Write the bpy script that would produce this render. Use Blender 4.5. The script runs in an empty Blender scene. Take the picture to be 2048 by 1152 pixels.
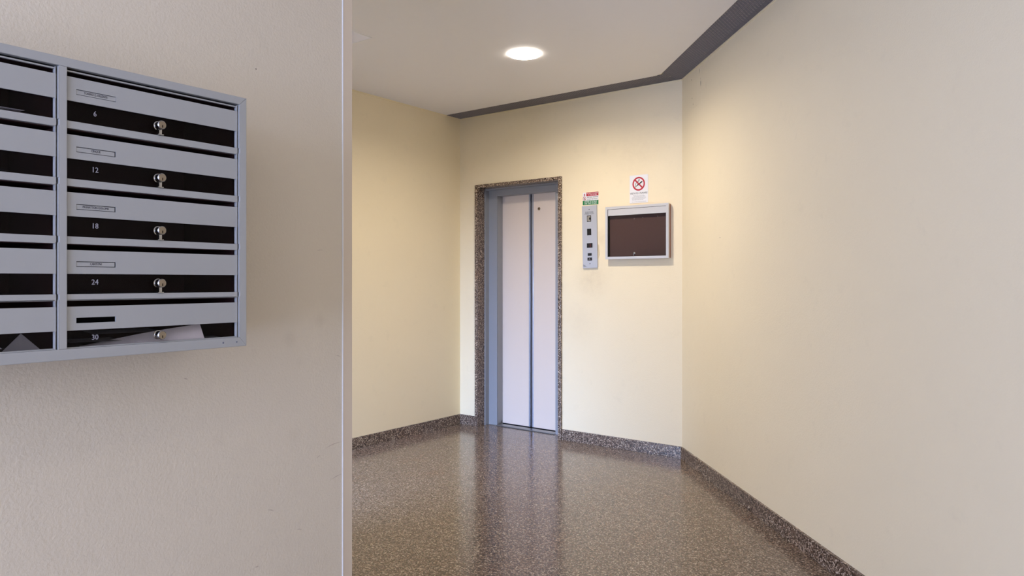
import bpy, bmesh, math, random
from mathutils import Vector, Matrix
random.seed(7)
SC = bpy.context.scene
COL = SC.collection
PI = math.pi
# ------------------------------------------------------------------ camera
cam = bpy.data.cameras.new('camera'); camo = bpy.data.objects.new('camera', cam); COL.objects.link(camo)
cam.sensor_width = 36; cam.lens = 1430 / 2048 * 36; cam.shift_y = -14 / 2048
cam.clip_start = 0.05
camo.location = (0, 0, 1.28); camo.rotation_euler = (PI / 2, 0, math.radians(36.98))
SC.camera = camo
# ------------------------------------------------------------------ world, lights, exposure
SC.view_settings.view_transform = 'Standard'; SC.view_settings.look = 'None'
SC.view_settings.gamma = 1; SC.view_settings.use_curve_mapping = False
SC.view_settings.exposure = 0.0
w = bpy.data.worlds.new('world'); SC.world = w; w.use_nodes = True
w.node_tree.nodes['Background'].inputs[0].default_value = (0.55, 0.7, 1, 1)
w.node_tree.nodes['Background'].inputs[1].default_value = 0.4


def area(name, loc, rot, sx, sy, power, color, spread=180):
    l = bpy.data.lights.new(name, 'AREA'); l.shape = 'RECTANGLE'; l.size = sx; l.size_y = sy
    l.energy = power; l.color = color; l.spread = math.radians(spread)
    o = bpy.data.objects.new(name, l); COL.objects.link(o); o.location = loc; o.rotation_euler = rot
    return o


DAY = (0.48, 0.595, 1.0)
WARM = (1.0, 0.84, 0.62)
# daylight through the glazed entrance behind the camera
area('entrance_daylight', (-0.25, -3.9, 1.38), (PI / 2 + 0.26, 0, 0), 2.6, 2.5, 305, DAY, 180)
# daylight from the glazed door at the end of the side passage, left of the near wall
area('passage_daylight', (-3.74, -0.6, 0.85), (PI / 2 - 0.56, 0, 0), 0.92, 1.5, 172, (0.40, 0.57, 1.0), 86)
# weak warm fill light added behind the camera, no fitting stands for it
area('hall_fill_light', (0.1, -1.2, 2.70), (0, 0, 0), 0.3, 0.3, 8, (1.0, 0.88, 0.72))

# ------------------------------------------------------------------ materials


def srgb(r, g, b):
    f = lambda c: (c / 255 / 12.92) if c / 255 <= 0.04045 else ((c / 255 + 0.055) / 1.055) ** 2.4
    return (f(r), f(g), f(b), 1)


class NT:
    def __init__(s, name):
        s.m = bpy.data.materials.new(name); s.m.use_nodes = True
        s.t = s.m.node_tree; s.b = s.t.nodes['Principled BSDF']; s.out = s.t.nodes['Material Output']

    def n(s, kind, **kw):
        nd = s.t.nodes.new(kind)
        for k, v in kw.items():
            if k in nd.inputs.keys():
                nd.inputs[k].default_value = v
            else:
                setattr(nd, k, v)
        return nd

    def l(s, a, b): s.t.links.new(a, b)

    def coord(s, kind='Object'):
        return s.n('ShaderNodeTexCoord').outputs[kind]

    def noise(s, scale, detail=3, rough=0.5, vec=None):
        nd = s.n('ShaderNodeTexNoise', Scale=scale, Detail=detail, Roughness=rough)
        s.l(vec if vec else s.pos(), nd.inputs['Vector']); return nd.outputs['Fac']

    def pos(s):
        if not hasattr(s, '_p'): s._p = s.n('ShaderNodeNewGeometry').outputs['Position']
        return s._p

    def ramp(s, fac, stops):
        r = s.n('ShaderNodeValToRGB'); e = r.color_ramp.elements
        while len(e) < len(stops): e.new(0.5)
        for i, (p, c) in enumerate(stops):
            e[i].position = p; e[i].color = c if len(c) == 4 else (*c, 1)
        s.l(fac, r.inputs[0]); return r.outputs[0]

    def mix(s, fac, a, b, mode='MIX'):
        m = s.n('ShaderNodeMix', data_type='RGBA', blend_type=mode)
        for i, v in ((0, fac), (6, a), (7, b)):
            if hasattr(v, 'is_output'): s.l(v, m.inputs[i])
            else: m.inputs[i].default_value = v
        return m.outputs[2]

    def bump(s, h, strength, dist, prev=None):
        b = s.n('ShaderNodeBump', Strength=strength, Distance=dist); s.l(h, b.inputs['Height'])
        if prev: s.l(prev, b.inputs['Normal'])
        return b.outputs[0]


def plain(name, col, rough=0.5, metal=0.0, spec=0.5, bump=None, emit=None):
    t = NT(name); t.b.inputs['Base Color'].default_value = col; t.b.inputs['Roughness'].default_value = rough
    t.b.inputs['Metallic'].default_value = metal; t.b.inputs['Specular IOR Level'].default_value = spec
    # a trace of wear in the gloss
    v = t.noise(25, 2); mr = t.n('ShaderNodeMapRange'); t.l(v, mr.inputs[0])
    mr.inputs[3].default_value = max(0, rough - 0.04); mr.inputs[4].default_value = min(1, rough + 0.04)
    t.l(mr.outputs[0], t.b.inputs['Roughness'])
    if bump: t.l(t.bump(t.noise(bump[0], 2), bump[1], bump[2]), t.b.inputs['Normal'])
    if emit:
        t.b.inputs['Emission Color'].default_value = emit[0]; t.b.inputs['Emission Strength'].default_value = emit[1]
    return t.m


def wall_paint(name, col, dirt=0.05, peel=0.22, stains=()):
    t = NT(name)
    c = t.mix(t.noise(1.3, 4), col, tuple(x * (1 - dirt) for x in col[:3]) + (1,))
    c2 = t.ramp(t.noise(9, 5, 0.65), [(0.60, (0, 0, 0)), (0.85, (1, 1, 1))])
    c = t.mix(c2, c, tuple(x * (1 - dirt * 1.7) for x in col[:3]) + (1,))
    dc = tuple(x * y for x, y in zip(col[:3], (0.62, 0.58, 0.55))) + (1,)
    for (p, r, k) in stains:      # dirty rubbed spots
        d = t.n('ShaderNodeVectorMath', operation='DISTANCE'); t.l(t.pos(), d.inputs[0]); d.inputs[1].default_value = p
        m = t.n('ShaderNodeMapRange', interpolation_type='SMOOTHSTEP'); t.l(d.outputs['Value'], m.inputs[0])
        m.inputs[1].default_value = 0; m.inputs[2].default_value = r; m.inputs[3].default_value = k; m.inputs[4].default_value = 0
        mm = t.n('ShaderNodeMath', operation='MULTIPLY'); t.l(m.outputs[0], mm.inputs[0]); t.l(t.noise(22, 4, 0.7), mm.inputs[1])
        c = t.mix(mm.outputs[0], c, dc)
    t.l(c, t.b.inputs['Base Color'])
    t.b.inputs['Roughness'].default_value = 0.6; t.b.inputs['Specular IOR Level'].default_value = 0.35
    b = t.bump(t.noise(130, 3, 0.6), peel, 0.004)
    b = t.bump(t.noise(12, 2), 0.10, 0.01, b)
    t.l(b, t.b.inputs['Normal'])
    return t.m


def granite(name, rough=0.13, scale=1.0, tone=1.0, strong=False):
    t = NT(name)
    g = lambda *c: tuple(x * tone * k for x, k in zip(srgb(*c)[:3], (1.03, 1.0, 0.93))) + (1,)
    v = t.n('ShaderNodeTexVoronoi', Scale=180 * scale); 
    nz = t.n('ShaderNodeTexNoise', Scale=115 * scale, Detail=2.0); t.l(t.pos(), nz.inputs['Vector'])
    wp = t.n('ShaderNodeVectorMath', operation='MULTIPLY_ADD'); t.l(nz.outputs['Color'], wp.inputs[0])
    wp.inputs[1].default_value = (0.009, 0.009, 0.009); t.l(t.pos(), wp.inputs[2]); t.l(wp.outputs[0], v.inputs['Vector'])
    sep = t.n('ShaderNodeSeparateColor'); t.l(v.outputs['Color'], sep.inputs[0])
    if strong:
        st = [(0.0, g(40, 30, 26)), (0.22, g(74, 58, 50)), (0.45, g(106, 88, 78)), (0.64, g(134, 116, 104)), (0.80, g(176, 160, 146)), (0.91, g(214, 202, 190))]
    else:
        st = [(0.0, g(66, 54, 48)), (0.14, g(92, 77, 69)), (0.34, g(118, 101, 91)), (0.60, g(140, 122, 110)), (0.80, g(166, 149, 136)), (0.92, g(192, 178, 165))]
    c = t.ramp(sep.outputs[0], st)
    c.node.color_ramp.interpolation = 'CONSTANT'
    # rusty pink clouds
    cl = t.ramp(t.noise(3.2, 4, 0.6), [(0.56, (0, 0, 0)), (0.78, (1, 1, 1))])
    c = t.mix(t.mix(0.5, (0, 0, 0, 1), cl), c, t.mix(1.0, c, srgb(255, 214, 178), 'MULTIPLY'))
    t.l(c, t.b.inputs['Base Color'])
    mr = t.n('ShaderNodeMapRange'); t.l(t.noise(2.0, 3), mr.inputs[0]); mr.inputs[3].default_value = rough * 0.75; mr.inputs[4].default_value = rough * 1.3
    t.l(mr.outputs[0], t.b.inputs['Roughness'])
    t.b.inputs['IOR'].default_value = 1.6
    t.l(t.bump(t.noise(7, 2), 0.05, 0.01), t.b.inputs['Normal'])
    return t.m


def pane_mat(name, tint, ior=1.45):
    t = NT(name); t.t.nodes.remove(t.b)
    tr = t.n('ShaderNodeBsdfTransparent', Color=tint); gl = t.n('ShaderNodeBsdfGlossy', Roughness=0.03)
    fr = t.n('ShaderNodeFresnel', IOR=ior); mx = t.n('ShaderNodeMixShader')
    t.l(fr.outputs[0], mx.inputs[0]); t.l(tr.outputs[0], mx.inputs[1]); t.l(gl.outputs[0], mx.inputs[2]); t.l(mx.outputs[0], t.out.inputs[0])
    return t.m


CREAM = srgb(243, 229, 196)
M = dict(
    wall=wall_paint('cream_wall_paint', CREAM, stains=[((-2.87, 4.854, 1.30), 0.22, 0.55), ((-2.80, 4.854, 1.62), 0.10, 0.5),
                                                         ((-3.0, 4.854, 0.95), 0.25, 0.25), ((-2.5, 4.854, 2.28), 0.35, 0.3)]),
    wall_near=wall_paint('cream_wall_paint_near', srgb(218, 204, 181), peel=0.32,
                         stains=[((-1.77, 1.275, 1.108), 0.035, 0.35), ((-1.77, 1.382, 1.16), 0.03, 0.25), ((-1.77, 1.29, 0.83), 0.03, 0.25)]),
    ceil=wall_paint('white_ceiling_paint', srgb(242, 239, 235), dirt=0.02, peel=0.08),
    granite=granite('floor_granite', 0.16, 1.0, 0.78),
    stone=granite('skirting_granite', 0.28, 1.05, 0.9, True),
    stone2=granite('door_surround_granite', 0.28, 1.15, 1.0, True),
    alu=plain('anodised_aluminium', srgb(164, 163, 160), 0.45, 0.1),
    alu_dark=plain('dark_gap', srgb(20, 20, 22), 0.7),
    box_in=plain('brown_box_lining', srgb(54, 32, 31), 0.6, spec=0.2),
    chrome=plain('worn_chrome', srgb(166, 162, 156), 0.2, 1.0),
    brass=plain('lock_face_nickel', srgb(146, 132, 114), 0.3, 1.0),
    black=plain('black_plastic', srgb(14, 15, 17), 0.3),
    keyhole=plain('keyhole_black', srgb(4, 4, 4), 0.95, spec=0.02),
    number=plain('white_print', srgb(160, 156, 164), 0.6),
    ink=plain('grey_print', srgb(72, 74, 84), 0.6),
    inkblack=plain('black_print', srgb(30, 30, 34), 0.6),
    inset=plain('label_recess_line', srgb(104, 107, 116), 0.6),
    paper=plain('white_paper', srgb(246, 246, 250), 0.7),
    paper_grey=plain('grey_paper', srgb(150, 150, 154), 0.7),
    steel_paint=plain('lavender_grey_steel', srgb(150, 153, 159), 0.38, 0.1),
    steel=plain('brushed_steel', srgb(150, 150, 150), 0.32, 0.8),
    leaf=plain('pale_lift_door_paint', srgb(224, 210, 198), 0.38, 0.0, bump=(60, 0.02, 0.002)),
    edge_steel=plain('door_edge_steel', srgb(165, 172, 190), 0.3, 0.5),
    panel=plain('lift_panel_steel', srgb(186, 189, 196), 0.42, 0.25),
    signwhite=plain('sign_white', srgb(232, 232, 234), 0.4),
    red=plain('sign_red', srgb(176, 18, 44), 0.45),
    green=plain('sign_green', srgb(18, 122, 64), 0.45),
    frame=plain('board_aluminium', srgb(202, 202, 204), 0.4, 0.15),
    cork=plain('brown_felt', srgb(98, 74, 68), 0.95, spec=0.1),
    wood=plain('brown_backing_edge', srgb(140, 92, 66), 0.6),
    lip=plain('painted_edge_trim', srgb(244, 230, 192), 0.5),
    guard=plain('clear_corner_guard', srgb(216, 198, 174), 0.4),
    guard_edge_glint=plain('corner_guard_edge_glint', srgb(232, 230, 228), 0.25),  # edge bead; its daylight highlight is put into the pale colour
    mesh=plain('grey_expanded_steel', srgb(132, 126, 124), 0.5, 0.2),
    void=plain('dark_ceiling_void', srgb(26, 24, 26), 0.9),
    hatch=plain('white_panel', srgb(242, 242, 250), 0.4),
    ring=plain('white_lamp_ring', srgb(240, 240, 238), 0.4),
    grime=plain('dark_grime', srgb(58, 46, 38), 0.9),
    scuff=plain('scuff_rub', srgb(176, 156, 140), 0.7),
    plaster=wall_paint('rough_plaster', srgb(214, 198, 164), peel=0.9),
    redled=plain('red_display', srgb(70, 12, 14), 0.4, emit=((1, 0.05, 0.05, 1), 0.12)),
    lens=plain('milky_lens', srgb(150, 146, 136), 0.3),
    pane=pane_mat('board_glass', (0.93, 0.93, 0.94, 1), 1.3),
    smoke=pane_mat('letterbox_pane', (0.92, 0.90, 0.91, 1), 1.13),
)
gl = NT('lamp_diffuser'); gl.b.inputs['Emission Color'].default_value = (1.0, 0.88, 0.74, 1); gl.b.inputs['Emission Strength'].default_value = 410
gl.b.inputs['Base Color'].default_value = (0.9, 0.9, 0.9, 1)
M['glow'] = gl.m
M['halo_rim'] = plain('halo_glow_rim', srgb(240, 238, 232), 0.4, emit=((1.0, 0.93, 0.84, 1), 26))  # glow added to the ring to imitate the lamp's bloom on the ceiling

# ------------------------------------------------------------------ builders
ORIG = {}


def add(name, verts, faces, mat, parent=None, smooth=False, bevel=0):
    o0 = ORIG.get(parent.name, Vector()) if parent else Vector()
    me = bpy.data.meshes.new(name)
    me.from_pydata([tuple(Vector(v) - o0) for v in verts], [], faces)
    bm = bmesh.new(); bm.from_mesh(me)
    bmesh.ops.remove_doubles(bm, verts=bm.verts, dist=1e-6)
    bmesh.ops.recalc_face_normals(bm, faces=bm.faces)
    if bevel:
        es = [e for e in bm.edges if len(e.link_faces) == 2 and e.calc_face_angle(0) > 0.5]
        bmesh.ops.bevel(bm, geom=es, offset=bevel, segments=2, profile=0.6, affect='EDGES')
    bm.to_mesh(me); bm.free()
    if smooth:
        for p in me.polygons: p.use_smooth = True
    me.materials.append(M[mat] if isinstance(mat, str) else mat)
    o = bpy.data.objects.new(name, me); COL.objects.link(o)
    if parent:
        o.parent = parent; ORIG[o.name] = o0
    return o


def boxv(x0, x1, y0, y1, z0, z1):
    v = [(x, y, z) for x in (x0, x1) for y in (y0, y1) for z in (z0, z1)]
    f = [(0, 1, 3, 2), (4, 6, 7, 5), (0, 4, 5, 1), (2, 3, 7, 6), (0, 2, 6, 4), (1, 5, 7, 3)]
    return v, f


def join(parts):
    V, Fc = [], []
    for v, f in parts:
        k = len(V); V += list(v); Fc += [tuple(i + k for i in q) for q in f]
    return V, Fc


def box(name, b, mat, parent=None, bevel=0, tf=None):
    bs = b if isinstance(b, list) else [b]
    V, Fc = join([boxv(*q) for q in bs])
    if tf: V = [tf(*p) for p in V]
    return add(name, V, Fc, mat, parent, bevel=bevel)


def prism(name, poly, a0, a1, mat, parent=None, axis='z', bevel=0, tf=None):
    """poly: 2D points; extruded a0..a1 along axis"""
    n = len(poly); mk = {'z': lambda p, a: (p[0], p[1], a), 'y': lambda p, a: (p[0], a, p[1]), 'x': lambda p, a: (a, p[0], p[1])}[axis]
    V = [mk(p, a0) for p in poly] + [mk(p, a1) for p in poly]
    Fc = [tuple(range(n)), tuple(range(n, 2 * n))] + [(i, (i + 1) % n, n + (i + 1) % n, n + i) for i in range(n)]
    if tf: V = [tf(*p) for p in V]
    return add(name, V, Fc, mat, parent, bevel=bevel)


def lathe(name, prof, c, axis, mat, parent=None, n=32, smooth=True):
    """prof: (r, h) along axis vector"""
    ax = Vector(axis).normalized(); u = ax.orthogonal().normalized(); v = ax.cross(u); c = Vector(c)
    V, Fc = [], []
    for r, h in prof:
        for i in range(n):
            a = 2 * PI * i / n; V.append(tuple(c + ax * h + (u * math.cos(a) + v * math.sin(a)) * max(r, 1e-4)))
    for j in range(len(prof) - 1):
        for i in range(n):
            k = (i + 1) % n; Fc.append((j * n + i, j * n + k, (j + 1) * n + k, (j + 1) * n + i))
    Fc.append(tuple(range(n))); Fc.append(tuple(range((len(prof) - 1) * n, len(prof) * n)))
    o = add(name, V, Fc, mat, parent)
    if smooth:
        for p in o.data.polygons: p.use_smooth = len(p.vertices) == 4
        try:
            o.data.set_sharp_from_angle(angle=math.radians(35))
        except Exception: pass
    return o


def text(name, s, size, mat, parent, tf, sx=1.0, align='CENTER', ext=0.0003):
    """tf maps (u right, v up, w out) in metres to world"""
    cu = bpy.data.curves.new(name, 'FONT'); cu.body = s; cu.size = size; cu.align_x = align; cu.align_y = 'CENTER'
    cu.extrude = ext; cu.resolution_u = 2
    t = bpy.data.objects.new('t', cu); COL.objects.link(t)
    dg = bpy.context.evaluated_depsgraph_get(); me = bpy.data.meshes.new_from_object(t.evaluated_get(dg))
    V = [tf(v.co.x * sx, v.co.y, v.co.z) for v in me.vertices]; Fc = [tuple(p.vertices) for p in me.polygons]
    bpy.data.objects.remove(t); bpy.data.meshes.remove(me)
    return add(name, V, Fc, mat, parent)


def thing(name, label, cat, loc, group=None, kind=None):
    o = bpy.data.objects.new(name, None); COL.objects.link(o); o.location = loc; o.empty_display_size = 0.05
    ORIG[o.name] = Vector(loc)
    if label: o['label'] = label
    if cat: o['category'] = cat
    if group: o['group'] = group
    if kind: o['kind'] = kind
    return o


def tag(o, label, cat, group=None, kind=None):
    o['label'] = label; o['category'] = cat
    if group: o['group'] = group
    if kind: o['kind'] = kind
    return o


def struct(o, label=None):
    o['kind'] = 'structure'
    if label: o['label'] = label
    return o


# ------------------------------------------------------------------ room shell
H = 2.735; YB = 4.854; XL = -4.24; XN = -1.77; YE = 1.504; YR = -4.0; XR = 1.65
XP = -3.24; YQ = -0.75                                      # side passage behind the near wall
P0 = Vector((-2.12, YB)); D = Vector((0.6713, -0.7412)).normalized(); N = Vector((D.y, -D.x))   # N: into the room
SL = (XR - P0.x) / D.x                                        # length of the diagonal wall
P1 = P0 + D * SL


def W(s, n, z):                                              # diagonal wall frame: along, out of the wall, up
    p = P0 + D * s + N * n; return (p.x, p.y, z)


fl = [(XL - 0.15, YB + 0.5), (P0.x + 0.5, YB + 0.5), (XR + 0.2, P1.y + 0.3), (XR + 0.2, YR - 0.1), (XN, YR - 0.1), (XN, YE - 0.1), (XP, YE - 0.1), (XP, YQ), (XL - 0.15, YQ)]
struct(prism('floor', fl, -0.1, 0.0, 'granite'), 'polished brown speckled granite floor')
# walls
DX0, DX1, DZ = -4.050, -3.151, 2.122                          # hole in the back wall for the lift entrance
V, Fc = join([boxv(XL - 0.15, DX0, YB, YB + 0.22, 0, 2.95), boxv(DX1, P0.x + 0.25, YB, YB + 0.22, 0, 2.95), boxv(DX0, DX1, YB, YB + 0.22, DZ, 2.95)])
wb = struct(add('wall_back', V, Fc, 'wall'), 'cream wall with the lift entrance')
wl = struct(box('wall_left', (XL - 0.15, XL, YQ, YB, 0, 2.95), 'wall'), 'yellow cream wall left of the lift')
wr = struct(prism('wall_right', [tuple(P0), tuple(P1), tuple(P1 - N * 0.15 + D * 0.1), tuple(P0 - N * 0.15)], 0, 2.95, 'wall'), 'long diagonal cream wall on the right')
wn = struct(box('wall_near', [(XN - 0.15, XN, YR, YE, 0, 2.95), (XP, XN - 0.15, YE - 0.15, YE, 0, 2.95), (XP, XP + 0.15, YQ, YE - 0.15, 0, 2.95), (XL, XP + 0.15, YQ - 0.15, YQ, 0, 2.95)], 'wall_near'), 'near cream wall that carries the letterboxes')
struct(box('wall_side', (XR, XR + 0.15, YR, P1.y, 0, 2.95), 'wall'))
struct(box('wall_rear', [(XN - 0.15, -1.6, YR - 0.12, YR, 0, 2.95), (1.4, XR + 0.15, YR - 0.12, YR, 0, 2.95), (-1.6, 1.4, YR - 0.12, YR, 2.45, 2.95)], 'wall'))
# ceiling with an open slot along the back and the diagonal wall
GW = 0.189
nI = P0 + N * GW
sI = (YB - GW - nI.y) / D.y; CI = nI + D * sI                 # inner corner of the slot
CE = P1 + N * GW
ce = [(XL, YB - GW), (CI.x - 0.045, CI.y), (CI.x + 0.03, CI.y - 0.045), tuple(CE), (XR, CE.y + 0.0), (XR, YR), (XN, YR), (XN, YE), (XL, YE)]
CE = nI + D * ((XR - nI.x) / D.x)
ce = [(XL, YB - GW), (CI.x - 0.04, CI.y), (CI.x + 0.016, CI.y - 0.018), (XR, CE.y), (XR, YR), (XN, YR), (XN, YE), (XP, YE), (XP, YQ), (XL, YQ)]


def ceiling_with_hole(poly, c, rad, z0, z1):
    bm = bmesh.new(); n = len(poly); m = 48; rings = []
    for z in (z0, z1):
        a = [bm.verts.new((x, y, z)) for x, y in poly]
        b = [bm.verts.new((c[0] + rad * math.cos(2 * PI * i / m), c[1] + rad * math.sin(2 * PI * i / m), z)) for i in range(m)]
        ed = [bm.edges.new((a[i], a[(i + 1) % n])) for i in range(n)] + [bm.edges.new((b[i], b[(i + 1) % m])) for i in range(m)]
        bmesh.ops.triangle_fill(bm, edges=ed, use_beauty=True)
        rings.append((a, b))
    for k, q in ((0, n), (1, m)):
        lo, hi = rings[0][k], rings[1][k]
        for i in range(q): bm.faces.new((lo[i], lo[(i + 1) % q], hi[(i + 1) % q], hi[i]))
    V = [tuple(v.co) for v in bm.verts]; bm.verts.index_update(); F_ = [tuple(v.index for v in f.verts) for f in bm.faces]; bm.free()
    return add('ceiling', V, F_, 'ceil')


LX, LY, LR = -2.690, 3.705, 0.098
struct(ceiling_with_hole(ce, (LX, LY), LR, H, H + 0.02), 'flat white plaster ceiling')
struct(box('ceiling_void', (XL - 0.15, XR + 0.2, YR - 0.1, YB + 0.2, 2.93, 2.97), 'void'))
# thin painted edging where walls meet grille and ceiling
lt = thing('trim_1', 'thin cream edging along the wall tops', None, (P0.x, YB, H), kind='structure')
box('edging', (XL, P0.x - 0.003, YB - 0.005, YB, H - 0.011, H), 'lip', lt, bevel=0.001)
box('edging', (0.004, SL, 0, 0.005, H - 0.011, H), 'lip', lt, bevel=0.001, tf=W)
box('edging', (XL, XL + 0.006, YQ, YB - GW, H - 0.008, H), 'lip', lt)

# skirting, laid in separate stone lengths
BH = 0.086; BT = 0.013


def skirting(name, label, runs, tf):
    t = thing(name, label, None, tf(runs[0][0], 0, 0), kind='structure')
    for a, b in runs:
        box('stone_length', (a + 0.0006, b - 0.0006, 0, BT, 0, BH), 'stone', t, bevel=0.0012, tf=tf)


TL_ = lambda s, n, z: (XL + n, s, z)
TB_ = lambda s, n, z: (s, YB - n, z)
skirting('baseboard_left', 'granite skirting under the yellow wall', [(YQ, 0.9), (0.9, 2.44), (2.44, 3.875), (3.875, YB - BT)], TL_)
skirting('baseboard_back', 'granite skirting on both sides of the lift', [(XL, DX0 - 0.003), (DX1 + 0.003, P0.x - 0.002)], TB_)
skirting('baseboard_right', 'granite skirting under the diagonal wall', [(0.006, 1.55), (1.55, 3.1), (3.1, 4.6), (4.6, SL)], W)
skirting('baseboard_near', 'granite skirting under the letterboxes', [(YR, -2.2), (-2.2, -0.4), (-0.4, YE)], lambda s, n, z: (XN + n, s, z))

# ------------------------------------------------------------------ ceiling grille: expanded steel sheet over the slot


def expanded(length, width, pitch, cell, tf, z0, mat, name, parent, clip, start=0):
    V, Fc = [], []
    nr = int(length / pitch); nc = int(width / (cell / 2))
    for i in range(nr + 1):
        pts = []
        for j in range(nc + 1):
            off = 0.42 * pitch * (1 if (i + j) % 2 else -1)
            pts.append((start + (i + 0.5) * pitch + off, j * cell / 2))
        for j in range(nc):
            (u0, v0), (u1, v1) = pts[j], pts[j + 1]
            if not (clip(u0, v0) and clip(u1, v1)): continue
            k = len(V)
            for (u, v) in ((u0, v0), (u1, v1)):
                for du, dz in ((-0.0022, -0.0006), (0.0022, 0.0034), (0.0022, 0.0044), (-0.0022, 0.0004)):
                    V.append(tf(u + du, v, z0 + dz))
            Fc += [(k, k + 1, k + 5, k + 4), (k + 1, k + 2, k + 6, k + 5), (k + 2, k + 3, k + 7, k + 6), (k + 3, k, k + 4, k + 7)]
    o = add(name, V, Fc, mat, parent); o['kind'] = 'stuff'
    return o


gb = thing('ceiling_grille', 'grey expanded metal grille strip above the lift wall', 'grille', (-3.2, YB - GW / 2, H), 'ceiling grille strips')
CUT = CI.x + 0.05                                             # where the back strip ends against the diagonal one
tfb = lambda u, v, z: (XL + u, YB - 0.004 - v, z)
NV = lambda x, y: (x - P0.x) * N.x + (y - P0.y) * N.y
expanded(P0.x - XL, GW + 0.05, 0.0145, 0.024, tfb, H + 0.001, 'mesh', 'mesh_sheet', gb,
         lambda u, v: XL + u < CI.x + 0.058 - (GW - v) * 0.10 and (v < GW - 0.006 or (XL + u > CI.x - 0.035 and NV(XL + u, YB - 0.004 - v) < GW - 0.003)))
box('edge_angle', (XL, CI.x - 0.05, YB - GW - 0.001, YB - GW + 0.004, H + 0.001, H + 0.028), 'mesh', gb)
box('edge_angle', (XL, P0.x - 0.002, YB - 0.005, YB - 0.001, H + 0.001, H + 0.028), 'mesh', gb)
gr = thing('ceiling_grille', 'grey expanded metal grille strip along the diagonal right wall', 'grille', W(1.0, GW / 2, H), 'ceiling grille strips')


def tfr(u, v, z): return W(u, 0.004 + v, z)


def clipr(u, v):
    x, y, _ = W(u, v, 0); return x > CI.x + 0.036 and y < YB - 0.006 and v < GW - 0.004


expanded(4.6, GW - 0.004, 0.0145, 0.024, tfr, H + 0.001, 'mesh', 'mesh_sheet', gr, clipr, -0.12)
box('edge_angle', (sI + 0.10, SL - 0.4, GW - 0.004, GW + 0.001, H + 0.001, H + 0.028), 'mesh', gr, tf=W)
box('edge_angle', (0.004, SL - 0.2, 0.001, 0.005, H + 0.001, H + 0.028), 'mesh', gr, tf=W)

# ------------------------------------------------------------------ lift entrance
dr = thing('door_1', 'lift entrance with two pale sliding leaves in a granite surround', None, ((DX0 + DX1) / 2, YB, 0), kind='structure')
fx0, fx1, ft = -4.052, -3.149, 0.028
fy = YB - 0.020; my = YB + 0.079; py = YB + 0.130; ly = YB + 0.205
TOP = 2.124
box('stone_jamb', (fx0, fx0 + ft + 0.002, fy, my + 0.001, 0, TOP - ft), 'stone2', dr, bevel=0.0015)
box('stone_jamb', (fx1 - ft, fx1, fy, my + 0.001, 0, TOP - ft), 'stone2', dr, bevel=0.0015)
box('stone_lintel', (fx0, fx1, fy, my + 0.001, TOP - ft, TOP), 'stone2', dr, bevel=0.0015)
ix0, ix1, it = fx0 + ft + 0.002, fx1 - ft, TOP - ft
# grey steel frame: thin outer return, then the face, then the return to the leaves
box('frame_jamb', [(ix0, ix0 + 0.010, my, ly + 0.05, 0, it), (ix0 + 0.010, -3.914, py, ly + 0.0, 0, it - 0.010), (-3.918, -3.914, py, ly, 0, 2.033)], 'steel_paint', dr, bevel=0.001)
box('frame_jamb', [(ix1 - 0.010, ix1, my, ly + 0.05, 0, it), (-3.300, ix1 - 0.010, py, ly + 0.0, 0, it - 0.010)], 'steel_paint', dr, bevel=0.001)
box('frame_header', [(ix0, ix1, my, ly + 0.05, it - 0.010, it), (-3.914, -3.300, py, ly, 2.033, it - 0.010)], 'steel_paint', dr, bevel=0.001)


def leaf(x0, x1, strip_at):
    sx0, sx1 = (x1 - 0.015, x1) if strip_at > 0 else (x0, x0 + 0.015)
    lf = box('door_leaf', ((x0, x1 - 0.015, ly, ly + 0.03, 0.013, 2.05) if strip_at > 0 else (x0 + 0.015, x1, ly, ly + 0.03, 0.013, 2.05)), 'leaf', dr, bevel=0.001)
    box('edge_strip', (sx0, sx1, ly - 0.004, ly + 0.03, 0.013, 2.05), 'edge_steel', lf, bevel=0.0015)
    return lf


leaf(-3.96, -3.609, 1)
l2 = leaf(-3.591, -3.26, -1)
e = lathe('release_lock', [(0.0135, 0), (0.0135, 0.002), (0.0115, 0.004), (0.007, 0.004), (0.006, 0.0025), (0.001, 0.0025)], (-3.518, ly, 1.902), (0, -1, 0), 'brass', l2, 24)
lathe('release_keyhole', [(0.0045, 0), (0.0045, 0.0045), (0.001, 0.0045)], (-3.518, ly, 1.902), (0, -1, 0), 'keyhole', l2, 3)
box('leaf_gap_seal', (-3.609, -3.591, ly + 0.018, ly + 0.03, 0.013, 2.05), 'alu_dark', dr)
box('sill', [(-3.914, -3.300, YB + 0.112, YB + 0.185, 0.0, 0.008), (ix0 + 0.01, -3.914, YB + 0.112, py, 0, 0.003)], 'steel', dr, bevel=0.001)
box('sill_track', [(-3.98, -3.25, YB + 0.185, YB + 0.25, 0.0, 0.003), (-3.914, -3.300, YB + 0.104, YB + 0.112, 0, 0.001)], 'alu_dark', dr)
box('shaft_back', (-4.1, -3.1, YB + 0.26, YB + 0.28, 0, 2.3), 'alu_dark', dr)

# ------------------------------------------------------------------ lift call panel (u right, v down from its top left corner)
CPX, CPZ = -2.9505, 1.8715
lean = math.radians(1.05)
LOC = (CPX + 0.066, YB, CPZ - 0.245)
cp = thing('lift_call_panel', 'tall grey steel lift call panel on the wall right of the lift', 'call panel', LOC)


def tcp(u, n, v): return (CPX + u, YB - n, CPZ - v)


def cbox(name, u0, u1, v0, v1, n0, n1, mat, par, bevel=0): return box(name, (u0, u1, n0, n1, v0, v1), mat, par, bevel, tcp)


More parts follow.
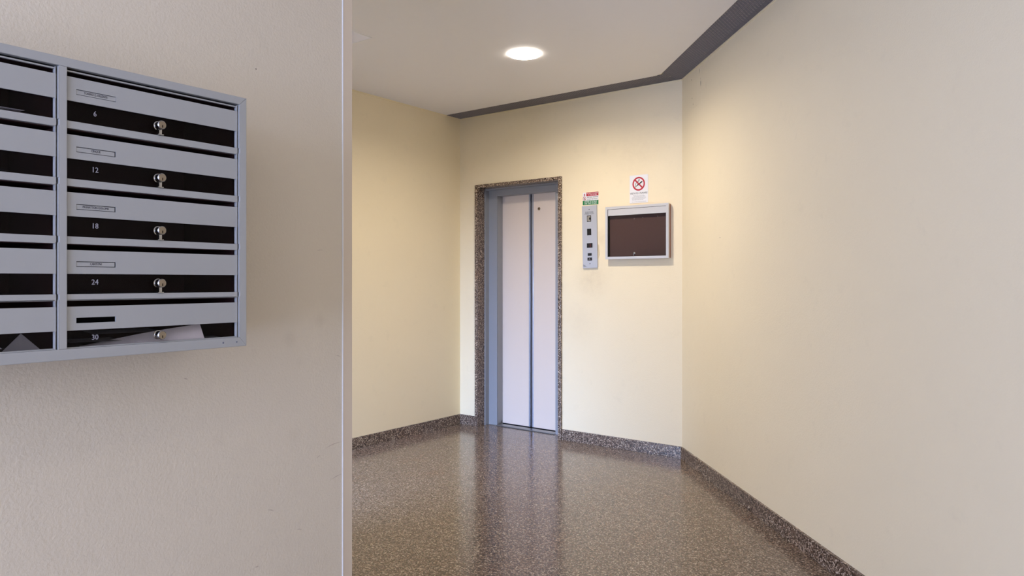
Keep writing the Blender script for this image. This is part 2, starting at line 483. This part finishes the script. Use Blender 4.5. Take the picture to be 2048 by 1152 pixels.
cbox('face_plate', 0, 0.132, 0, 0.490, 0, 0.013, 'panel', cp, 0.0012)
n1 = 0.013
for v in (0.030, 0.456):
    lathe('screw', [(0.0035, 0), (0.0035, 0.001), (0.002, 0.0016), (0.0005, 0.0016)], tcp(0.066, n1, v), (0, -1, 0), 'inkblack', cp, 12)
wn1 = cbox('lamp_window', 0.045, 0.083, 0.078, 0.127, n1, n1 + 0.0015, 'alu_dark', cp, 0.0006)
cbox('lens', 0.049, 0.079, 0.083, 0.123, n1 + 0.0015, n1 + 0.003, 'lens', wn1, 0.001)
cbox('lens_blotch', 0.066, 0.080, 0.095, 0.112, n1 + 0.003, n1 + 0.0036, 'black', wn1)  # dark blotch on the milky lens
cbox('black_window', 0.045, 0.082, 0.182, 0.233, n1, n1 + 0.002, 'black', cp, 0.0006)
ds = cbox('floor_display', 0.041, 0.091, 0.295, 0.331, n1, n1 + 0.002, 'black', cp, 0.0006)
cbox('display_digit', 0.070, 0.0745, 0.302, 0.325, n1 + 0.002, n1 + 0.0024, 'redled', ds)
cbox('position_window', 0.048, 0.083, 0.373, 0.394, n1, n1 + 0.002, 'black', cp, 0.0006)
bt = cbox('call_button', 0.046, 0.085, 0.408, 0.431, n1, n1 + 0.004, 'black', cp, 0.001)
add('arrow', [tcp(0.0655, n1 + 0.0043, 0.4125), tcp(0.056, n1 + 0.0043, 0.426), tcp(0.075, n1 + 0.0043, 0.426), tcp(0.0655, n1 + 0.0043, 0.4215)], [(0, 1, 3), (0, 3, 2)], 'number', bt)


def tpl(cx, vtop):       # text placed on the panel
    return lambda a, b, c: tcp(cx + a, n1 + 0.0003 + c, vtop - b)


for k, s in enumerate(('IN CASO DI BLOCCO', 'PREMERE IL PULSANTE', 'ATTENDERE I SOCCORSI')):
    text('lettering', s, 0.0088, 'ink', cp, tpl(0.0665, 0.0495 + k * 0.0085), 0.86)
text('lettering', 'Em.', 0.020, 'inkblack', cp, tpl(0.016, 0.470), 0.75)
box('lettering_underline', (0.012, 0.036, n1, n1 + 0.0004, 0.4785, 0.4800), 'inkblack', cp, tf=tcp)
cp.rotation_euler = (0, -lean, 0)
# rough plaster patch left beside the panel
pv, pf = [], []
random.seed(3)
for i in range(13):
    z = 1.40 + 0.012 * i + (0.16 if i > 9 else 0)
pts = [(0, 0), (0.004, 0.012), (0.012, 0.030), (0.010, 0.062), (0.006, 0.075), (0.007, 0.098), (0.002, 0.110), (-0.006, 0.11), (-0.006, 0)]
pt = prism('plaster_patch', [(-2.812 + a * 0.75, 1.455 + b) for a, b in pts], YB - 0.004, YB + 0.001, 'plaster', axis='y', bevel=0.0012)
tag(pt, 'rough plaster lump on the wall at the right edge of the call panel', 'plaster patch')

# ------------------------------------------------------------------ signs
FX, FZ = -2.9535, 1.9765
fs = thing('fire_sign', 'small red, white and green fire warning sign above the lift call panel', 'sign', (FX + 0.072, YB, FZ - 0.05))


def tf_s(x0, z0, n): return lambda u, w_, v: (x0 + u, YB - n - w_, z0 - v)


def sbox(name, x0, z0, u0, u1, v0, v1, n0, n1_, mat, par, bevel=0): return box(name, (u0, u1, n0, n1_, v0, v1), mat, par, bevel, tf_s(x0, z0, 0))


sbox('sign_plate', FX, FZ, 0, 0.142, 0, 0.098, 0, 0.0015, 'signwhite', fs)
sbox('red_band', FX, FZ, 0.033, 0.142, 0.000, 0.029, 0.0015, 0.0019, 'red', fs)
sbox('green_band', FX, FZ, 0.000, 0.142, 0.064, 0.098, 0.0015, 0.0019, 'green', fs)


def tsg(x0, z0, cu, cv, n): return lambda a, b, c: (x0 + cu + a, YB - n - 0.0003 - c, z0 - cv + b)


for s, cu, cv, sz, mt, sx in (('IN CASO DI INCENDIO', 0.0875, 0.0085, 0.0125, 'signwhite', 0.78), ('IN CASE OF FIRE', 0.0875, 0.0205, 0.0125, 'signwhite', 0.88),
                              ('NON USARE L\'ASCENSORE', 0.0885, 0.039, 0.0115, 'inkblack', 0.72), ('DO NOT USE THE LIFT', 0.0885, 0.054, 0.0115, 'inkblack', 0.80),
                              ('USARE LE SCALE', 0.071, 0.0735, 0.0165, 'signwhite', 0.96), ('USE THE STAIRS', 0.071, 0.0885, 0.0165, 'signwhite', 0.96)):
    text('lettering', s, sz, mt, fs, tsg(FX, FZ, cu, cv, 0.0019), sx)


def ring(name, c, r0, r1, n0, n1_, mat, par, seg=48):
    V, Fc = [], []
    for i in range(seg):
        a = 2 * PI * i / seg
        for r, n in ((r0, n0), (r1, n0), (r1, n1_), (r0, n1_)):
            V.append((c[0] + r * math.cos(a), YB - n, c[1] + r * math.sin(a)))
    for i in range(seg):
        k = (i + 1) % seg
        for a in range(4):
            b = (a + 1) % 4; Fc.append((i * 4 + a, i * 4 + b, k * 4 + b, k * 4 + a))
    return add(name, V, Fc, mat, par)


def bar(name, c, half, wid, ang, n0, n1_, mat, par):
    ca, sa = math.cos(ang), math.sin(ang)
    V, Fc = boxv(-half, half, n0, n1_, -wid / 2, wid / 2)
    V = [(c[0] + x * ca - z * sa, YB - y, c[1] + x * sa + z * ca) for x, y, z in V]
    return add(name, V, Fc, mat, par)


cc = (FX + 0.0155, FZ - 0.047)
ring('prohibition_ring', cc, 0.0115, 0.0145, 0.0015, 0.0020, 'red', fs, 28)
bar('prohibition_bar', cc, 0.012, 0.0028, -PI / 4, 0.0015, 0.0021, 'red', fs)
box('figure_symbol', [(FX + 0.012, FX + 0.019, YB - 0.0018, YB - 0.0015, cc[1] - 0.008, cc[1] + 0.003), (FX + 0.0137, FX + 0.0173, YB - 0.0018, YB - 0.0015, cc[1] + 0.004, cc[1] + 0.0075)], 'ink', fs)
fm = [(0, 0.010), (0.0035, 0.004), (0.003, 0.0), (0.0055, 0.0015), (0.006, -0.005), (0.003, -0.009), (-0.003, -0.009), (-0.006, -0.004), (-0.0045, 0.002), (-0.002, 0.0)]
prism('flame_symbol', [(FX + 0.0155 + a, FZ - 0.0145 + b) for a, b in fm], YB - 0.0015, YB - 0.0019, 'red', fs, axis='y')
box('flame_base', (FX + 0.008, FX + 0.023, YB - 0.0019, YB - 0.0015, FZ - 0.0275, FZ - 0.0255), 'inkblack', fs)

NX, NZ, NW, NH = -2.540, 2.0745, 0.152, 0.209
ns = thing('no_smoking_sign', 'white no smoking sign with red ring above the notice board', 'sign', (NX + NW / 2, YB, NZ - NH / 2))
sbox('sign_plate', NX, NZ, 0, NW, 0, NH, 0, 0.003, 'signwhite', ns, 0.0006)
nc = (NX + 0.0755, NZ - 0.066)
cg = bar('cigarette', (nc[0] + 0.008, nc[1] + 0.002), 0.026, 0.0095, math.radians(33), 0.003, 0.0034, 'inkblack', ns)
bar('cigarette_tip', (nc[0] - 0.023, nc[1] - 0.0185), 0.009, 0.0095, math.radians(33), 0.003, 0.0034, 'lens', ns)
sm = [(-0.036, -0.012), (-0.026, -0.014), (-0.028, 0.0), (-0.020, 0.008), (-0.006, 0.014), (0.006, 0.022), (0.010, 0.038), (-0.001, 0.040), (-0.006, 0.028), (-0.016, 0.018), (-0.028, 0.010), (-0.035, 0.0)]
sm = [(a * 0.88 + 0.001, b * 0.9) for a, b in sm]
prism('smoke_symbol', [(nc[0] + a, nc[1] + b) for a, b in sm], YB - 0.003, YB - 0.0033, 'paper_grey', ns, axis='y')
ring('prohibition_ring', nc, 0.0405, 0.0515, 0.003, 0.0040, 'red', ns)
bar('prohibition_bar', nc, 0.044, 0.011, -PI / 4, 0.003, 0.0042, 'red', ns)
text('lettering', 'VIETATO  FUMARE', 0.0195, 'inkblack', ns, tsg(NX, NZ, NW / 2, 0.137, 0.003), 0.88)
random.seed(11)
sb = []
for k, (a, b) in enumerate(((0.03, 0.12), (0.034, 0.128), (0.022, 0.132), (0.018, 0.135), (0.020, 0.128), (0.022, 0.115))):
    v = 0.151 + k * 0.0068; u = a
    while u < b:
        wd = random.uniform(0.006, 0.016); sb.append((NX + u, NX + min(u + wd, b), YB - 0.0033, YB - 0.003, NZ - v - 0.0022, NZ - v)); u += wd + 0.002
u = 0.018
while u < 0.138:
    wd = random.uniform(0.006, 0.014); sb.append((NX + u, NX + u + wd, YB - 0.0033, YB - 0.003, NZ - 0.2005, NZ - 0.1985)); u += wd + 0.002
sp = box('small_print', sb, 'paper_grey', ns); sp['kind'] = 'stuff'

# ------------------------------------------------------------------ notice board
BE = 0.046                                                   # how far it stands off the wall
bx0, bx1, bz0, bz1 = -2.7255, -2.206, 1.4455, 1.8455
nb = thing('notice_board', 'glazed aluminium notice board with empty brown backing, right of the call panel', 'notice board', ((bx0 + bx1) / 2, YB, bz0))
bf = YB - BE
fw = 0.019
box('backing_box', [(bx0 + 0.004, bx0 + 0.012, bf + 0.016, YB, bz0 + 0.004, bz1 - 0.004), (bx1 - 0.010, bx1 - 0.002, bf + 0.016, YB, bz0 + 0.004, bz1 - 0.004),
                    (bx0 + 0.012, bx1 - 0.010, bf + 0.016, YB, bz0 + 0.004, bz0 + 0.012), (bx0 + 0.012, bx1 - 0.010, bf + 0.016, YB, bz1 - 0.012, bz1 - 0.004),
                    (bx0 + 0.012, bx1 - 0.010, bf + 0.036, YB, bz0 + 0.012, bz1 - 0.012)], 'wood', nb)
box('pin_board', (bx0 + 0.012, bx1 - 0.010, bf + 0.032, bf + 0.036, bz0 + 0.012, bz1 - 0.012), 'cork', nb)
box('door_seal', [(bx0 + fw - 0.001, bx0 + fw + 0.0035, bf + 0.004, bf + 0.032, bz0 + fw, bz1 - fw), (bx0 + fw, bx1 - fw, bf + 0.004, bf + 0.010, bz1 - fw - 0.003, bz1 - fw + 0.001),
                  (bx0 + fw, bx1 - fw, bf + 0.006, bf + 0.032, bz0 + fw - 0.001, bz0 + fw + 0.002), (bx1 - fw - 0.0015, bx1 - fw + 0.001, bf + 0.004, bf + 0.032, bz0 + fw, bz1 - fw)], 'alu_dark', nb)


def mitre(name, axis, a0, a1, b_out, b_in, side, mat, par):
    """a mitred frame rail lying in the plane y; axis 'x' rails run along x"""
    w_ = abs(b_out - b_in)
    if axis == 'x': poly = [(a0, b_out), (a1, b_out), (a1 - w_, b_in), (a0 + w_, b_in)]
    else: poly = [(b_out, a0), (b_out, a1), (b_in, a1 - w_), (b_in, a0 + w_)]
    return prism(name, poly, bf, bf + 0.020, mat, par, axis='y', bevel=0.001)


mitre('frame_rail', 'x', bx0, bx1, bz1, bz1 - fw, 0, 'frame', nb)
mitre('frame_rail', 'x', bx0, bx1, bz0, bz0 + fw, 0, 'frame', nb)
mitre('frame_stile', 'z', bz0, bz1, bx0, bx0 + fw, 0, 'frame', nb)
mitre('frame_stile', 'z', bz0, bz1, bx1, bx1 - fw, 0, 'frame', nb)
box('header_strip', (bx0 + fw + 0.0035, bx1 - fw - 0.001, bf + 0.003, bf + 0.007, bz1 - fw - 0.050, bz1 - fw - 0.0025), 'frame', nb, 0.0006)
box('glass_pane', (bx0 + fw + 0.0035, bx1 - fw - 0.0015, bf + 0.005, bf + 0.0065, bz0 + fw, bz1 - fw - 0.048), 'pane', nb)
lk = lathe('lock', [(0.0095, 0), (0.0095, 0.004), (0.008, 0.006), (0.001, 0.006)], (-2.480, bf + 0.006, bz0 + fw + 0.024), (0, -1, 0), 'chrome', nb, 20)
box('key', [(-2.482, -2.478, bf - 0.012, bf, bz0 + fw + 0.004, bz0 + fw + 0.028)], 'chrome', lk, 0.0005)
for (a, b) in ((0.03, 0.345), (0.23, 0.328), (0.30, 0.333), (0.42, 0.336)):
    lathe('pin', [(0.003, 0), (0.003, 0.001), (0.001, 0.002)], (bx0 + a, bf + 0.032, bz0 + b - 0.025), (0, -1, 0), 'lens', nb, 8)

# ------------------------------------------------------------------ ceiling lamp and hatch
cl = thing('ceiling_lamp', 'round white ceiling light, lit, recessed in the middle of the ceiling', 'lamp', (LX, LY, H))
lathe('lamp_ring', [(LR - 0.003, 0.05), (LR - 0.003, -0.007), (LR + 0.000, -0.009), (LR + 0.004, -0.006), (LR + 0.005, 0.0), (LR - 0.001, 0.0), (LR - 0.001, 0.05)], (LX, LY, H), (0, 0, 1), 'halo_rim', cl, 48)
lathe('diffuser', [(LR - 0.004, 0.040), (LR - 0.004, 0.026), (LR * 0.6, 0.021), (0.001, 0.019)], (LX, LY, H), (0, 0, 1), 'glow', cl, 48)
# square panel flush in the ceiling; corner seen beyond the near wall
hx, hy, hs = -3.243, 2.906, 0.60
hp = thing('ceiling_panel', 'white square panel in the ceiling behind the near wall edge', 'ceiling panel', (hx + 0, hy, H))
box('panel_face', (hx - hs, hx, hy - hs, hy, H - 0.003, H), 'hatch', hp, 0.0008)
box('panel_rim', [(hx - hs - 0.004, hx + 0.004, hy, hy + 0.004, H - 0.004, H), (hx, hx + 0.004, hy - hs, hy, H - 0.004, H)], 'ring', hp)

# ------------------------------------------------------------------ corner guard on the near wall edge
cgd = thing('corner_guard', 'slim pale corner guard with a painted edge highlight on the near wall end', 'corner guard', (XN, YE, 0))
prism('guard_angle', [(XN, YE - 0.0345), (XN + 0.0016, YE - 0.0345), (XN + 0.0016, YE + 0.0016), (XN - 0.034, YE + 0.0016), (XN - 0.034, YE), (XN, YE)], 0.09, H, 'guard', cgd)
box('guard_edge_glint', (XN, XN + 0.0026, YE - 0.0375, YE - 0.0335, 0.09, H), 'guard_edge_glint', cgd, 0.0006)

# rubbed marks and pinholes on the near wall
random.seed(5)


def mark(y0, z0, y1, z1, wd, mat='scuff'):
    n = 6; V = []; L = math.hypot(y1 - y0, z1 - z0); nx, nz = -(z1 - z0) / L, (y1 - y0) / L
    for i in range(n + 1):
        t = i / n; h = wd * math.sin(PI * min(max(t, 0.04), 0.96)) * random.uniform(0.6, 1); b = 0.12 * L * math.sin(PI * t) * 0.4
        yy, zz = y0 + (y1 - y0) * t + nx * b, z0 + (z1 - z0) * t + nz * b
        V += [(XN + 0.0004, yy + nx * h, zz + nz * h), (XN + 0.0004, yy - nx * h, zz - nz * h)]
    return V, [(2 * i, 2 * i + 2, 2 * i + 3, 2 * i + 1) for i in range(n)]


ms = [mark(1.401, 0.768, 1.465, 0.778, 0.0008), mark(1.425, 0.668, 1.466, 0.677, 0.0009), mark(1.30, 0.55, 1.315, 0.545, 0.001), mark(1.20, 0.632, 1.222, 0.624, 0.0009),
      mark(1.16, 0.482, 1.172, 0.481, 0.0011), mark(1.37, 0.745, 1.382, 0.751, 0.0009), mark(1.441, 1.05, 1.462, 1.043, 0.0008), mark(0.955, 1.031, 0.966, 1.027, 0.0012),
      mark(1.37, 1.372, 1.395, 1.374, 0.0006)]
V, Fc = join(ms); sc_ = add('scuff_marks', V, Fc, 'scuff', wn); sc_['kind'] = 'stuff'
lathe('pinhole', [(0.0017, 0), (0.0013, 0.0004)], (XN, 1.1636, 1.8713), (1, 0, 0), 'grime', wn, 8)

# filled crack near the top of the diagonal wall
V, Fc = [], []
random.seed(9)


def ridge(pts, wd, hgt, mat, name):
    V, Fc = [], []
    for s, z in pts:
        r = random.uniform(0.6, 1.2)
        V += [W(s - wd * r, 0, z), W(s, hgt * r, z), W(s + wd * r, 0, z)]
    for i in range(len(pts) - 1):
        k = 3 * i; Fc += [(k, k + 1, k + 4, k + 3), (k + 1, k + 2, k + 5, k + 4)]
    return add(name, V, Fc, mat, wr)


ridge([(0.375 + random.uniform(-0.003, 0.003), 2.70 - 0.02 * i) for i in range(13)], 0.0045, 0.0018, 'wall', 'filler_ridge')
ridge([(0.205, 2.48 - 0.006 + 0 * i) if i == 0 else (0.205 + 0.012 * i, 2.472 + random.uniform(-0.004, 0.003)) for i in range(13)], 0.003, 0.0012, 'wall', 'filler_ridge')
for (s, z, l_, wd) in ((0.366, 2.705, 0.036, 0.0022), (0.378, 2.640, 0.016, 0.0016), (0.381, 2.622, 0.046, 0.0045)):
    V = [W(s, 0.0022, z), W(s + wd, 0.0022, z - l_ * 0.3), W(s + wd * 0.6, 0.0022, z - l_ * 0.7), W(s + wd * 0.2, 0.0022, z - l_), W(s - wd * 0.5, 0.0022, z - l_ * 0.55)]
    add('crack', V, [(0, 1, 2, 3, 4)], 'grime', wr)
for (s, z) in ((0.20, 2.673), (0.21, 2.542), (0.232, 2.496)):
    lathe('filler_dab', [(0.006, 0), (0.004, 0.0015), (0.001, 0.002)], W(s, 0, z), (N.x, N.y, 0), 'plaster', wr, 10)
lathe('pinhole', [(0.003, 0), (0.002, 0.0006)], W(0.7174, 0, 1.550), (N.x, N.y, 0), 'grime', wr, 8)

# ------------------------------------------------------------------ letterbox bank
FXP = -1.516                                                  # front plane of the frame
RY = [0.586, 0.954]                                           # clear width of the right column
COLS = [(0.204, 0.572), (0.586, 0.954)]
Z0, Z1 = 1.127, 1.711
mb = thing('letterbox_bank', 'grey aluminium bank of letterboxes with dark windows on the near wall', 'letterboxes', (XN, 0.57, Z0))
box('casing', [(XN, FXP - 0.012, 0.186, 0.192, Z0 + 0.001, Z1 - 0.001), (XN, FXP - 0.012, 0.965, 0.9705, Z0 + 0.001, Z1 - 0.001), (XN, FXP - 0.012, 0.572 + 0.003, 0.583, Z0 + 0.004, Z1 - 0.004),
               (XN, FXP - 0.012, 0.186, 0.9705, Z0 + 0.001, Z0 + 0.006), (XN, FXP - 0.012, 0.186, 0.9705, Z1 - 0.006, Z1 - 0.001), (XN, XN + 0.004, 0.186, 0.9705, Z0 + 0.001, Z1 - 0.001)], 'alu', mb)


def bankrail(name, poly, x0=FXP - 0.014, x1=FXP, bev=0.0012):
    return prism(name, poly, x0, x1, 'alu', mb, axis='x', bevel=bev)


YL, YRt = 0.186, 0.9715
tw, bw, sw = 0.0175, 0.0215, 0.0175
bankrail('frame_rail', [(YL, Z1), (YRt, Z1), (YRt - sw, Z1 - tw), (YL + sw, Z1 - tw)])
bankrail('frame_rail', [(YL, Z0), (YRt, Z0), (YRt - sw, Z0 + bw), (YL + sw, Z0 + bw)])
bankrail('frame_stile', [(YRt, Z0), (YRt, Z1), (YRt - sw, Z1 - tw), (YRt - sw, Z0 + bw)])
bankrail('frame_stile', [(YL, Z0), (YL, Z1), (YL + sw, Z1 - tw), (YL + sw, Z0 + bw)])
bankrail('divider', [(0.572, Z0 + bw), (0.586, Z0 + bw), (0.586, Z1 - tw), (0.572, Z1 - tw)])
for y in (0.912, 0.946):
    lathe('rivet', [(0.0022, 0), (0.0018, 0.0005), (0.0006, 0.0005)], (FXP, y, Z0 + 0.011), (1, 0, 0), 'inset', mb, 10)

NUMS = ['6', '12', '18', '24', '30']
NAMES = ['TORINO E.-VALENTE', 'CINQUE', 'PIGNATTON-GOLOMB', 'CANTONI', None]
NXP = [1.677, 1.5648, 1.4526, 1.3404, 1.2300]                 # top edge of each flap


def letterbox(yc, k, has_lock):
    y0, y1 = yc; zt = NXP[k]; zf = zt - 0.0465; zw = zf - 0.0395
    last = k == 4
    if last: zw = Z0 + bw
    top = zt + 0.0135
    # lining: floor, ceiling, sides and back of the compartment
    xb = XN + 0.006; xf = FXP - 0.013
    fl_ = zw - 0.005 if not last else Z0 + 0.008
    lb = box('letterbox', [(xb, xf, y0 - 0.002, y0 + 0.004, fl_, top), (xb, xf, y1 - 0.004, y1 + 0.002, fl_, top), (xb, xb + 0.004, y0, y1, fl_, top),
                           (xb, xf, y0, y1, fl_, fl_ + 0.004), (xb, xf, y0, y1, top - 0.003, top)], 'box_in', mb)
    # vertical aluminium side channels seen at both sides of the doors
    box('side_channel', [(FXP - 0.016, FXP - 0.004, y1 - 0.006, y1 - 0.0045, zw - (0 if last else 0.0125), top), (FXP - 0.014, FXP, y1 - 0.0014, y1, zw, top), (FXP - 0.016, FXP - 0.013, y1 - 0.006, y1, zw, top)], 'alu', lb)
    # thin rail over the slot
    if k == 0: box('slot_rail', (FXP - 0.012, FXP - 0.006, y0, y1 - 0.006, top - 0.004, top - 0.0012), 'alu', lb, 0.0004)
    else: box('slot_rail', (FXP - 0.014, FXP - 0.0035, y0, y1 - 0.006, top - 0.0018, top + 0.0004), 'alu', lb, 0.0004)
    # flap, with a cut-out name window
    hz1, hz0 = zt - 0.0220, zt - 0.0328
    hy0, hy1 = y0 + 0.018, y0 + 0.092
    fx_0, fx_1 = FXP - 0.0085, FXP - 0.0045
    yE = y1 - 0.0035
    parts = [(fx_0, fx_1, y0 + 0.001, yE, hz1, zt), (fx_0, fx_1, y0 + 0.001, yE, zf, hz0), (fx_0, fx_1, y0 + 0.001, hy0, hz0, hz1), (fx_0, fx_1, hy1, yE, hz0, hz1)]
    if yc[0] < 0.5: parts = [(fx_0, fx_1, y0 + 0.001, yE, zf, zt)]
    box('flap', parts, 'alu', lb)
    if yc[0] > 0.5:
        if NAMES[k]:
            box('name_card', (fx_0 + 0.0005, fx_1 - 0.0008, hy0 + 0.0005, hy1 - (0.0004 if k == 0 else 0.0022), hz0 + 0.0012, hz1 - 0.0014), 'alu', lb)
            box('name_slot', (fx_0, fx_0 + 0.0005, hy0, hy1, hz0, hz1), 'inkblack' if k else 'inset', lb)
            text('name_lettering', NAMES[k], 0.0066, 'ink', lb, lambda a, b, c: (fx_1 - 0.0006 + c, (hy0 + hy1) / 2 - 0.001 + a, (hz0 + hz1) / 2 + b + 0.0004), 0.72)
        else:
            box('name_slot', (fx_0 - 0.001, fx_0, hy0, hy1, hz0, hz1), 'keyhole', lb)
    # dark window pane
    box('window_pane', (FXP - 0.0140, FXP - 0.0125, y0 + 0.001, y1 - 0.007, zw, zf + 0.003), 'smoke', lb)
    if not last: box('lip_rail', (FXP - 0.014, FXP - 0.0035, y0 + 0.001, y1 - 0.0035, zw - 0.0128, zw), 'alu', lb, 0.0007)
    else: box('lip_rail', (FXP - 0.014, FXP - 0.006, y0, y1 - 0.004, zw, zw + 0.0022), 'alu', lb, 0.0004)
    if has_lock:
        cz = zf - 0.0185; cy = 0.5 * (y0 + y1) - 0.003
        lathe('lock', [(0.0092, 0), (0.0100, 0.0015), (0.0098, 0.003), (0.0084, 0.0035), (0.0084, 0.0165), (0.0094, 0.017), (0.0094, 0.0195), (0.0082, 0.021), (0.0005, 0.0212)], (FXP - 0.0125, cy, cz), (1, 0, 0), 'chrome', lb, 28)
        lathe('lock_face', [(0.0078, 0), (0.0074, 0.0007), (0.0005, 0.0009)], (FXP + 0.0086, cy, cz), (1, 0, 0), 'brass', lb, 24)
        box('keyhole', (FXP + 0.0094, FXP + 0.0098, cy - 0.0008, cy + 0.0008, cz - 0.0062, cz - 0.0005), 'keyhole', lb)
        if not last:
            box('lock_foot', [(FXP - 0.004, FXP + 0.001, cy - 0.003, cy + 0.003, zw, cz - 0.007), (FXP - 0.006, FXP + 0.003, cy - 0.006, cy + 0.006, zw, zw + 0.0022)], 'chrome', lb, 0.0005)
        # printed box number on the pane
        text('box_number', NUMS[k], 0.0150, 'number', lb, lambda a, b, c: (FXP - 0.0122 + c, y0 + 0.0555 + a, zf - 0.0165 + b), 0.9)
    return lb


for k in range(5):
    letterbox(COLS[1], k, True)
    letterbox(COLS[0], k, False)

# ------------------------------------------------------------------ post lying in the letterboxes


def sheet(name, prof, y_of, mat, label, cat='paper', th=0.0006):
    """prof: list of (y, zbot, ztop, xoff at bottom, xoff at top); a curved paper sheet"""
    V, Fc = [], []
    for y, zb, zt, xb, xt in prof:
        V += [(xb, y, zb), (xt, y, zt), (xt - th, y, zt), (xb - th, y, zb)]
    for i in range(len(prof) - 1):
        k = 4 * i
        for a in range(4):
            b = (a + 1) % 4; Fc.append((k + a, k + b, k + 4 + b, k + 4 + a))
    Fc += [(0, 1, 2, 3), tuple(4 * (len(prof) - 1) + a for a in range(4))]
    o = add(name, V, Fc, mat)
    return tag(o, label, cat, 'post in the letterboxes')


XF = FXP - 0.022
B30 = Z0 + 0.0125
pr = []
for i in range(22):
    t = i / 21; y = 0.64 + 0.236 * t
    zt = B30 + 0.0065 + 0.0365 * (t ** 1.1 if t < 1 else 1) + 0.004 * math.sin(t * PI * 1.0)
    zt = min(zt, 1.1815); zb = B30 + 0.0135 * max(0, t - 0.2) + 0.0
    pr.append((y, zb, zt, XF + 0.005 - 0.012 * (1 - t), XF - 0.014 - 0.045 * (1 - t) ** 1.2))
sheet('leaflet', pr, None, 'paper', 'curled white leaflet in the open window of letterbox 30')
pr = [(0.665 + 0.02 * i, B30 + 0.030 - 0.0002 * i, B30 + 0.034 - 0.0002 * i, XF - 0.045, XF - 0.11) for i in range(8)]
sheet('envelope', pr, None, 'paper_grey', 'grey envelope lying behind the curled leaflet in letterbox 30', 'envelope')
pr = [(0.612 + 0.02 * i, B30 + 0.0165 - 0.0003 * i, B30 + 0.0195 - 0.0001 * i, XF - 0.03, XF - 0.09) for i in range(6)]
sheet('envelope', pr, None, 'paper_grey', 'thin envelope at the left end of letterbox 30', 'envelope')
pr = [(0.80 + 0.02 * i, B30 + 0.0005 + 0.0008 * i, B30 + 0.0035 + 0.0008 * i, XF - 0.0005, XF - 0.07) for i in range(8)]
sheet('envelope', pr, None, 'paper_grey', 'flat letter at the right end of letterbox 30, under the leaflet', 'envelope')
B6 = NXP[0] - 0.0860
pr = [(0.33 + 0.02 * i, B6 + 0.0055, B6 + 0.008, XF - 0.002, XF - 0.05) for i in range(11)]
sheet('envelope', pr, None, 'paper', 'lower of two white envelopes in the topmost left letterbox', 'envelope')
pr = [(0.31 + 0.0215 * i, B6 + 0.011, B6 + 0.0145, XF - 0.008, XF - 0.06) for i in range(11)]
sheet('envelope', pr, None, 'paper', 'upper of two white envelopes in the topmost left letterbox', 'envelope')
B12 = NXP[1] - 0.0860
pr = [(0.34 + 0.02 * i, B12 + 0.006, B12 + 0.017 - 0.0085 * i / 8.5, XF - 0.006, XF - 0.04) for i in range(9)]
sheet('leaflet', pr, None, 'paper_grey', 'grey leaflet tip in the second left letterbox from the top')
# standing leaflet, seen as a dark triangle, and a flat letter in the lowest left box
pr = [(0.495, B30 + 0.006, B30 + 0.008, XF - 0.03, XF - 0.03), (0.5257, B30 + 0.004, 1.180, XF - 0.02, XF - 0.03), (0.556, B30 + 0.002, B30 + 0.0035, XF - 0.006, XF - 0.006)]
sheet('leaflet', pr, None, 'paper_grey', 'folded grey leaflet standing in the lowest left letterbox')
pr = [(0.38 + 0.02 * i, B30 + 0.0002, B30 + 0.0025, XF - 0.0005, XF - 0.05) for i in range(10)]
sheet('envelope', pr, None, 'paper_grey', 'flat letter on the floor of the lowest left letterbox', 'envelope')
pr = [(0.42 + 0.012 * i, B30 + 0.014, B30 + 0.020, XF - 0.02, XF - 0.05) for i in range(7)]
sheet('envelope', pr, None, 'paper', 'small white card at the left in the lowest left letterbox', 'card')
